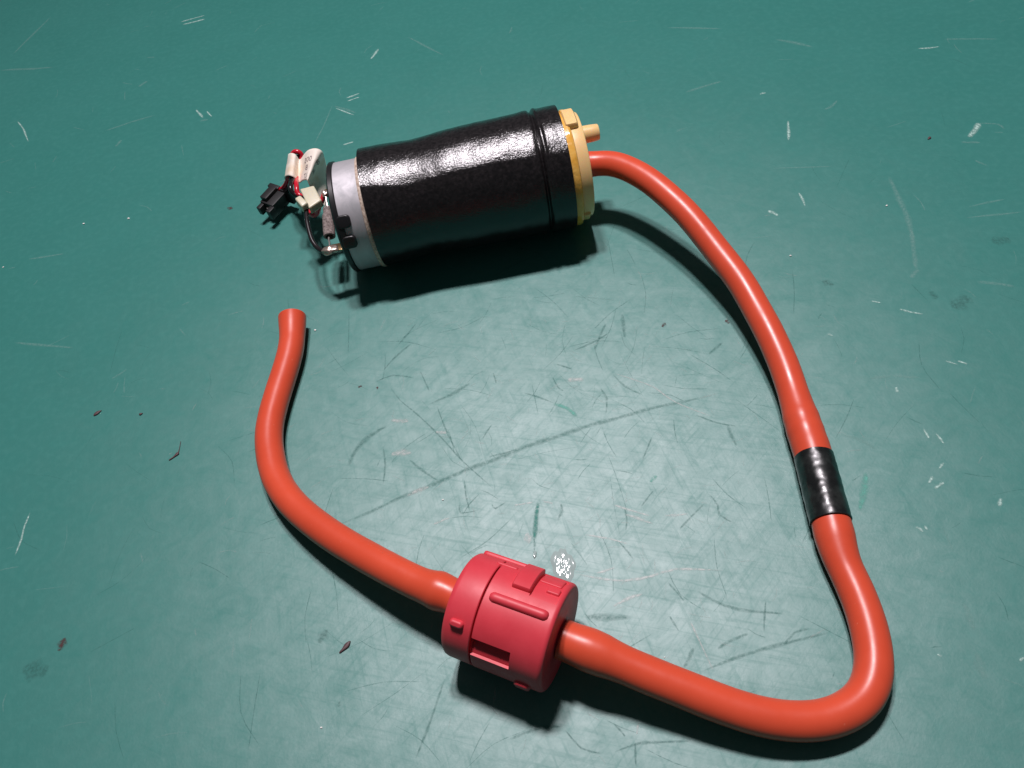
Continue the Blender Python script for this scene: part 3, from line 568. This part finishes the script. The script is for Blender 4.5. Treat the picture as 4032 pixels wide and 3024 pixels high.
def sl_w(s, a):
    # a flattened panel that ends in a soft crease along the near shoulder of the wrap
    ph = math.degrees(a); c_ = crease_at(s); k = 0.0
    if c_ - 24 < ph <= c_: k = ((ph - c_ + 24) / 24) ** 2
    elif c_ < ph < c_ + 42: k = (1 - (ph - c_) / 42) ** 1.6
    k *= .5 * (1 - .7 * gau(s, 55.6, 1.2))
    e = k + .16 * noise.noise(Vector((s * .12, 1.6 * math.cos(a), 1.6 * math.sin(a)))) + .08 * noise.noise(Vector((s * .4, 5 * math.cos(a), 5 * math.sin(a))))
    return e
ss = [0.0] + [.25 + .5 * i for i in range(104)] + [52 + .22 * i for i in range(30)] + [58.8 + .4 * i for i in range(13)] + [63.95]
lathe('sleeve', [(0.05, 17.6), (0.0, 18.5)] + [(s, sl_r(s)) for s in ss] + [(64.0, 18.7), (63.95, 17.6)], M_sleeve, pump, AS, n=260, sharp=40, y0=YS, wob=sl_w)

# end cap with its two clip tabs
cap = lathe('end_cap', [(-8.72, 15), (-8.72, 17.75), (-8.9, 17.95), (-10.1, 17.95), (-10.5, 17.5), (-10.6, 16.2), (-10.9, 15.9), (-10.9, 9), (-11.6, 8.7), (-11.6, 4)], M_cap, pump, AC, n=128, y0=YC)
cyl_patch('clip', -9.7, -5.3, 138.5, 152, 17.5, 1.0, .4, M_cap, cap, AC, corner=1.3, ns=8, y0=YC)
cyl_patch('clip', -9.7, -5.2, 159.5, 173.5, 17.5, 1.0, .4, M_cap, cap, AC, corner=1.3, ns=8, y0=YC)
cyl_patch('clip', -9.7, -7.8, 146, 166, 17.5, .74, .2, M_cap, cap, AC, corner=.2, ns=5, y0=YC)

# yellow head: seal ring, plate, boss, nozzle, lug, outlet spigot
lathe('seal_ring', [(63.2, 15), (63.2, 18.15), (65.6, 18.2), (66.2, 17.9), (66.6, 17.0), (66.6, 14)], M_amb, pump, AZ - .5, n=128, y0=-.35, wob=lambda s, a: .12 * noise.noise(Vector((s, 7 * math.cos(a), 7 * math.sin(a)))))
plate = lathe('head_plate', [(66.3, 12), (66.3, 16.4), (66.5, 16.6), (69.7, 16.6), (70.1, 16.4), (70.25, 15.9), (70.25, 5)], M_yel, pump, AZ, n=128)
cyl_patch('boss', 64.6, 69.3, 66, 101, 15.2, 3.1, .7, M_yel, plate, AZ, corner=1.0, base=-4, ns=8)
cyl_patch('boss', 64.6, 66.6, 60, 74, 15.2, 2.9, .4, M_amb, plate, AZ, corner=.4, base=-4, ns=6)
cyl_patch('boss', 66.0, 69.2, 205, 232, 15.2, 2.3, .5, M_yel, plate, AZ, corner=.8, base=-4, ns=8)
cyl_patch('boss', 65.0, 69.0, 300, 330, 15.2, 2.6, .5, M_yel, plate, AZ, corner=.8, base=-4, ns=8)
lathe('nozzle', [(69.5, 1.0), (69.5, 2.95), (74.6, 2.75), (76.5, 2.6), (76.9, 2.4), (77.0, 1.9), (77.0, 1.1), (72, 1.0)], M_yel, plate, AZ + 6.6, n=48, y0=6.2)
lathe('outlet_spigot', [(69.5, 2.0), (69.5, 3.4), (73, 3.2), (73, 2.0)], M_yel, plate, AZ, n=32, y0=-.5)

# terminals, suppressor and solder on the end face
M_sol = mat('solder', (0.62, 0.5, 0.43), 0.34, 0.5, 0.85)
bump(M_sol, noise_n(M_sol, 700, 3, .6), .4, .15)
M_brass = mat('brass', (0.5, 0.33, 0.17), 0.3, 0.5, 0.95)
M_fuzz = mat('grey_sleeving', (0.2, 0.155, 0.145), 0.85, 0.25)
co = coord(M_fuzz)
lk(M_fuzz, mixc(M_fuzz, ramp(M_fuzz, noise_n(M_fuzz, 1500, 5, .7, co), [(.35, 0.), (.65, 1.)]), (.1, .075, .07), (.36, .3, .28)), bsdf(M_fuzz).inputs['Base Color'])
bump(M_fuzz, noise_n(M_fuzz, 2200, 3, .7, co), .9, .3)
M_lead = mat('tinned_lead', (0.75, 0.7, 0.66), 0.3, 0.5, 0.85)
M_hole = mat('dark_bore', (0.006, 0.006, 0.006), 0.8, 0.1)
for yy, zz in ((-12.0, -2.6), (10.2, 2.4)):
    box('terminal', (-15.3, yy - 1.6, AZ + zz - .3), (-10.6, yy + 1.6, AZ + zz + .3), M_brass, pump, .15)
def lump(name, c, r, m, seed):
    bm = bmesh.new(); bmesh.ops.create_icosphere(bm, subdivisions=3, radius=1); vs_, fs = [], []
    for v in bm.verts:
        q = 1 + .45 * noise.noise(v.co * 1.7 + Vector((seed, 0, 0))); vs_.append(tuple(c[i] + v.co[i] * r[i] * q for i in range(3)))
    fs = [tuple(v.index for v in f.verts) for f in bm.faces]; bm.free()
    return obj(name, vs_, fs, m, pump, sharp=None)
lump('solder_joint', (-15.6, -12.8, AZ - 2.5), (2.9, 1.6, 1.15), M_sol, 1)
lump('solder_joint', (-15.2, 9.8, AZ + 2.4), (1.4, 1.5, 1.1), M_sol, 9)
sv = sweep('suppressor', catmull([(-15.0, 4.2, AZ + .6), (-15.3, 1.0, AZ - .4), (-15.5, -2.6, AZ - 1.4), (-15.6, -6.2, AZ - 2.4)], .4), lambda i, s, L: 1.65 + .3 * sst(2, 3.2, s) + .12 * noise.noise(Vector((s, 0, 0))), M_fuzz, pump, n=24, open_end=(1.35, 5))
sweep('lead', catmull([(-15.6, -5.0, AZ - 2.2), (-15.8, -8.0, AZ - 2.1), (-15.5, -10, AZ - 1.8), (-15.4, -12.2, AZ - 1.6)], .4), lambda i, s, L: .32, M_lead, pump, n=8)
sweep('lead', catmull([(-15.0, 4.0, AZ + .5), (-15.2, 6.5, AZ + 1.4), (-15.2, 9.6, AZ + 2.6)], .4), lambda i, s, L: .38, M_lead, pump, n=8)

# wires
M_bw = mat('black_wire', (0.014, 0.012, 0.013), 0.24, 0.5)
M_rw = mat('red_wire', (0.55, 0.012, 0.03), 0.26, 0.5)
sweep('black_wire', smooth_path(catmull(loc(BLACK_WIRE), .5), 4), lambda i, s, L: .85, M_bw, pump, n=14)
sweep('red_wire', smooth_path(catmull(loc(RED_WIRE), .5), 4), lambda i, s, L: .85, M_rw, pump, n=14)

# cream wire holder
M_cream = mat('cream_nylon', (0.62, 0.58, 0.43), 0.35, 0.5)
bsdf(M_cream).inputs['Subsurface Weight'].default_value = .3; bsdf(M_cream).inputs['Subsurface Radius'].default_value = (1, .8, .5); bsdf(M_cream).inputs['Subsurface Scale'].default_value = .0012
def quad_block(name, Q, depth, m, parent, bev):
    Q = [Vector(q) for q in loc(Q)]; nrm = (Q[1] - Q[0]).cross(Q[3] - Q[0]).normalized()
    if nrm.z < 0: nrm = -nrm
    bm = bmesh.new(); top = [bm.verts.new(q) for q in Q]; bot = [bm.verts.new(q - nrm * depth) for q in Q]
    bm.faces.new(top); bm.faces.new(bot[::-1])
    for k in range(4): bm.faces.new((top[k], bot[k], bot[(k + 1) % 4], top[(k + 1) % 4]))
    bmesh.ops.recalc_face_normals(bm, faces=bm.faces)
    bmesh.ops.bevel(bm, geom=list(bm.edges), offset=bev, segments=3, profile=.6, affect='EDGES')
    vs_ = [tuple(v.co) for v in bm.verts]; fs = []
    bm.verts.index_update(); fs = [tuple(v.index for v in f.verts) for f in bm.faces]; bm.free()
    return obj(name, vs_, fs, m, parent, sharp=60)
hold = quad_block('wire_holder', BLOCK, 3.2, M_cream, pump, .55)
quad_block('holder_lip', BLOCK_FRONT, 3.4, M_cream, hold, .6)

# black plug
M_plug = mat('plug_black', (0.016, 0.016, 0.017), 0.42, 0.45)
bump(M_plug, noise_n(M_plug, 900, 3, .6), .15, .08)
pa_, pb_ = Vector(PLUG_AXIS[0]), Vector(PLUG_AXIS[1]); ax = (pb_ - pa_).normalized(); mid_ = Vector(PLUG_MID[0])
fr = pmi @ Matrix.Translation(mid_) @ Matrix.Rotation(math.atan2(ax.y, ax.x), 4, 'Z') @ Matrix.Rotation(math.radians(-4), 4, 'Y')
plug = box('plug', (-4.2, -3.2, -2.6), (3.0, 3.2, 2.4), M_plug, pump, .35, fr)
box('flange', (3.0, -5.2, -2.9), (4.8, -.6, 3.0), M_plug, plug, .3, fr)
box('flange', (3.0, .4, -2.9), (4.8, 5.4, 3.0), M_plug, plug, .3, fr)
box('flange_web', (3.1, -1.2, -2.4), (4.4, 1.2, 1.2), M_plug, plug, .2, fr)
box('latch', (-3.2, .2, 2.2), (3.1, 3.3, 3.9), M_plug, plug, .35, fr)
box('prong', (-6.8, 1.4, -1.6), (-4.0, 3.2, 1.8), M_plug, plug, .3, fr)
box('prong', (-7.0, -3.8, -1.9), (-4.0, -1.8, 2.0), M_plug, plug, .3, fr)
box('contact', (-4.9, -.9, -.4), (-3.4, .2, .7), M_lead, plug, .12, fr)

# paper tag folded over the wires
M_paper = mat('cream_paper', (0.83, 0.74, 0.64), 0.6, 0.3)
co = coord(M_paper)
lk(M_paper, mixc(M_paper, ramp(M_paper, noise_n(M_paper, 130, 5, .65, co, .8), [(.5, 0.), (.75, 1.)]), (.83, .75, .66), (.74, .58, .4)), bsdf(M_paper).inputs['Base Color'])
ta, tb = catmull(loc(LABEL_TOP), .6), catmull(loc(LABEL_BOT), .6)
NU, NV = 70, 16
def along(P, t):
    f = t * (len(P) - 1); i = min(int(f), len(P) - 2); return P[i].lerp(P[i + 1], f - i)
# both edges have the same number of control points, so sample them control point by control point
KT, KB = loc(LABEL_TOP), loc(LABEL_BOT)
def edge_pt(K_, t):
    n = len(K_) - 1; f = t * n; i = min(int(f), n - 1); u = f - i
    a, b, c, d = K_[max(i - 1, 0)], K_[i], K_[i + 1], K_[min(i + 2, n)]
    return 0.5 * ((2 * b) + (c - a) * u + (2 * a - 5 * b + 4 * c - d) * u * u + (3 * b - a - 3 * c + d) * u ** 3)
def tag_pt(u, v):
    p = edge_pt(KT, u).lerp(edge_pt(KB, u), v)
    return p + Vector((0, 0, .38 * noise.noise(Vector((u * 11, v * 3.5, 2))) * math.sin(PI * v)))
def tag_n(u, v):
    e = .004; a = tag_pt(u + e, v) - tag_pt(u - e, v); b = tag_pt(u, v + e * 4) - tag_pt(u, v - e * 4)
    n_ = a.cross(b).normalized(); return n_ if n_.z >= -0.5 else n_
verts, faces = [], []
sgn = 1 if tag_n(.62, .5).z > 0 else -1
for side in (0, 1):
    for i in range(NU + 1):
        for j in range(NV + 1):
            u, v = i / NU, j / NV; p = tag_pt(u, v)
            if side: p = p - tag_n(min(max(u, .01), .99), min(max(v, .05), .95)) * (.14 * sgn)
            verts.append(tuple(p))
W_ = (NU + 1) * (NV + 1)
for side in (0, 1):
    for i in range(NU):
        for j in range(NV):
            a = side * W_ + i * (NV + 1) + j; faces.append((a, a + 1, a + NV + 2, a + NV + 1))
for i in range(NU):
    for j in (0, NV):
        a = i * (NV + 1) + j; b = a + NV + 1; faces.append((a, b, b + W_, a + W_))
for j in range(NV):
    for i in (0, NU):
        a = i * (NV + 1) + j; faces.append((a, a + 1, a + 1 + W_, a + W_))
ptag = obj('paper_tag', verts, faces, M_paper, pump, sharp=None)
M_ink = mat('tag_ink', (0.2, 0.15, 0.16), 0.7, 0.2)
def tag_text(body, u0, v0, size, flip=True):
    """print on the tag: glyph mesh laid on the sheet, u across and v down; mirrored as the photo shows it"""
    umm = (tag_pt(u0 + .05, v0) - tag_pt(u0, v0)).length / .05; vmm = (tag_pt(u0, .8) - tag_pt(u0, .2)).length / .6
    cu = bpy.data.curves.new('print', 'FONT'); cu.body = body; cu.size = 1.0; cu.resolution_u = 3
    t = bpy.data.objects.new('print_tmp', cu); COL.objects.link(t)
    dg = bpy.context.evaluated_depsgraph_get(); me = bpy.data.meshes.new_from_object(t.evaluated_get(dg))
    bm = bmesh.new(); bm.from_mesh(me); bmesh.ops.triangulate(bm, faces=bm.faces)
    bmesh.ops.subdivide_edges(bm, edges=[e for e in bm.edges if e.calc_length() > .15], cuts=2)
    wd = max(v.co.x for v in bm.verts); vs_ = []
    for v in bm.verts:
        x = (wd - v.co.x) if flip else v.co.x
        u, w = u0 + x * size / umm, v0 - v.co.y * size / vmm - x * .035
        vs_.append(tuple(tag_pt(u, w) + tag_n(u, w) * (.06 * sgn)))
    bm.verts.index_update(); fs = [tuple(v.index for v in f.verts) for f in bm.faces]; bm.free()
    bpy.data.objects.remove(t); bpy.data.curves.remove(cu)
    return obj('printed_text', vs_, fs, M_ink, ptag, smooth=False)
for body, u0, v0, size in (('005', .57, .44, 3.3), ('B', .60, .68, 3.0), ('LT', .575, .95, 3.0), ('08', .80, .42, 2.6), ('S4', .82, .72, 2.6)):
    tag_text(body, u0, v0, size)
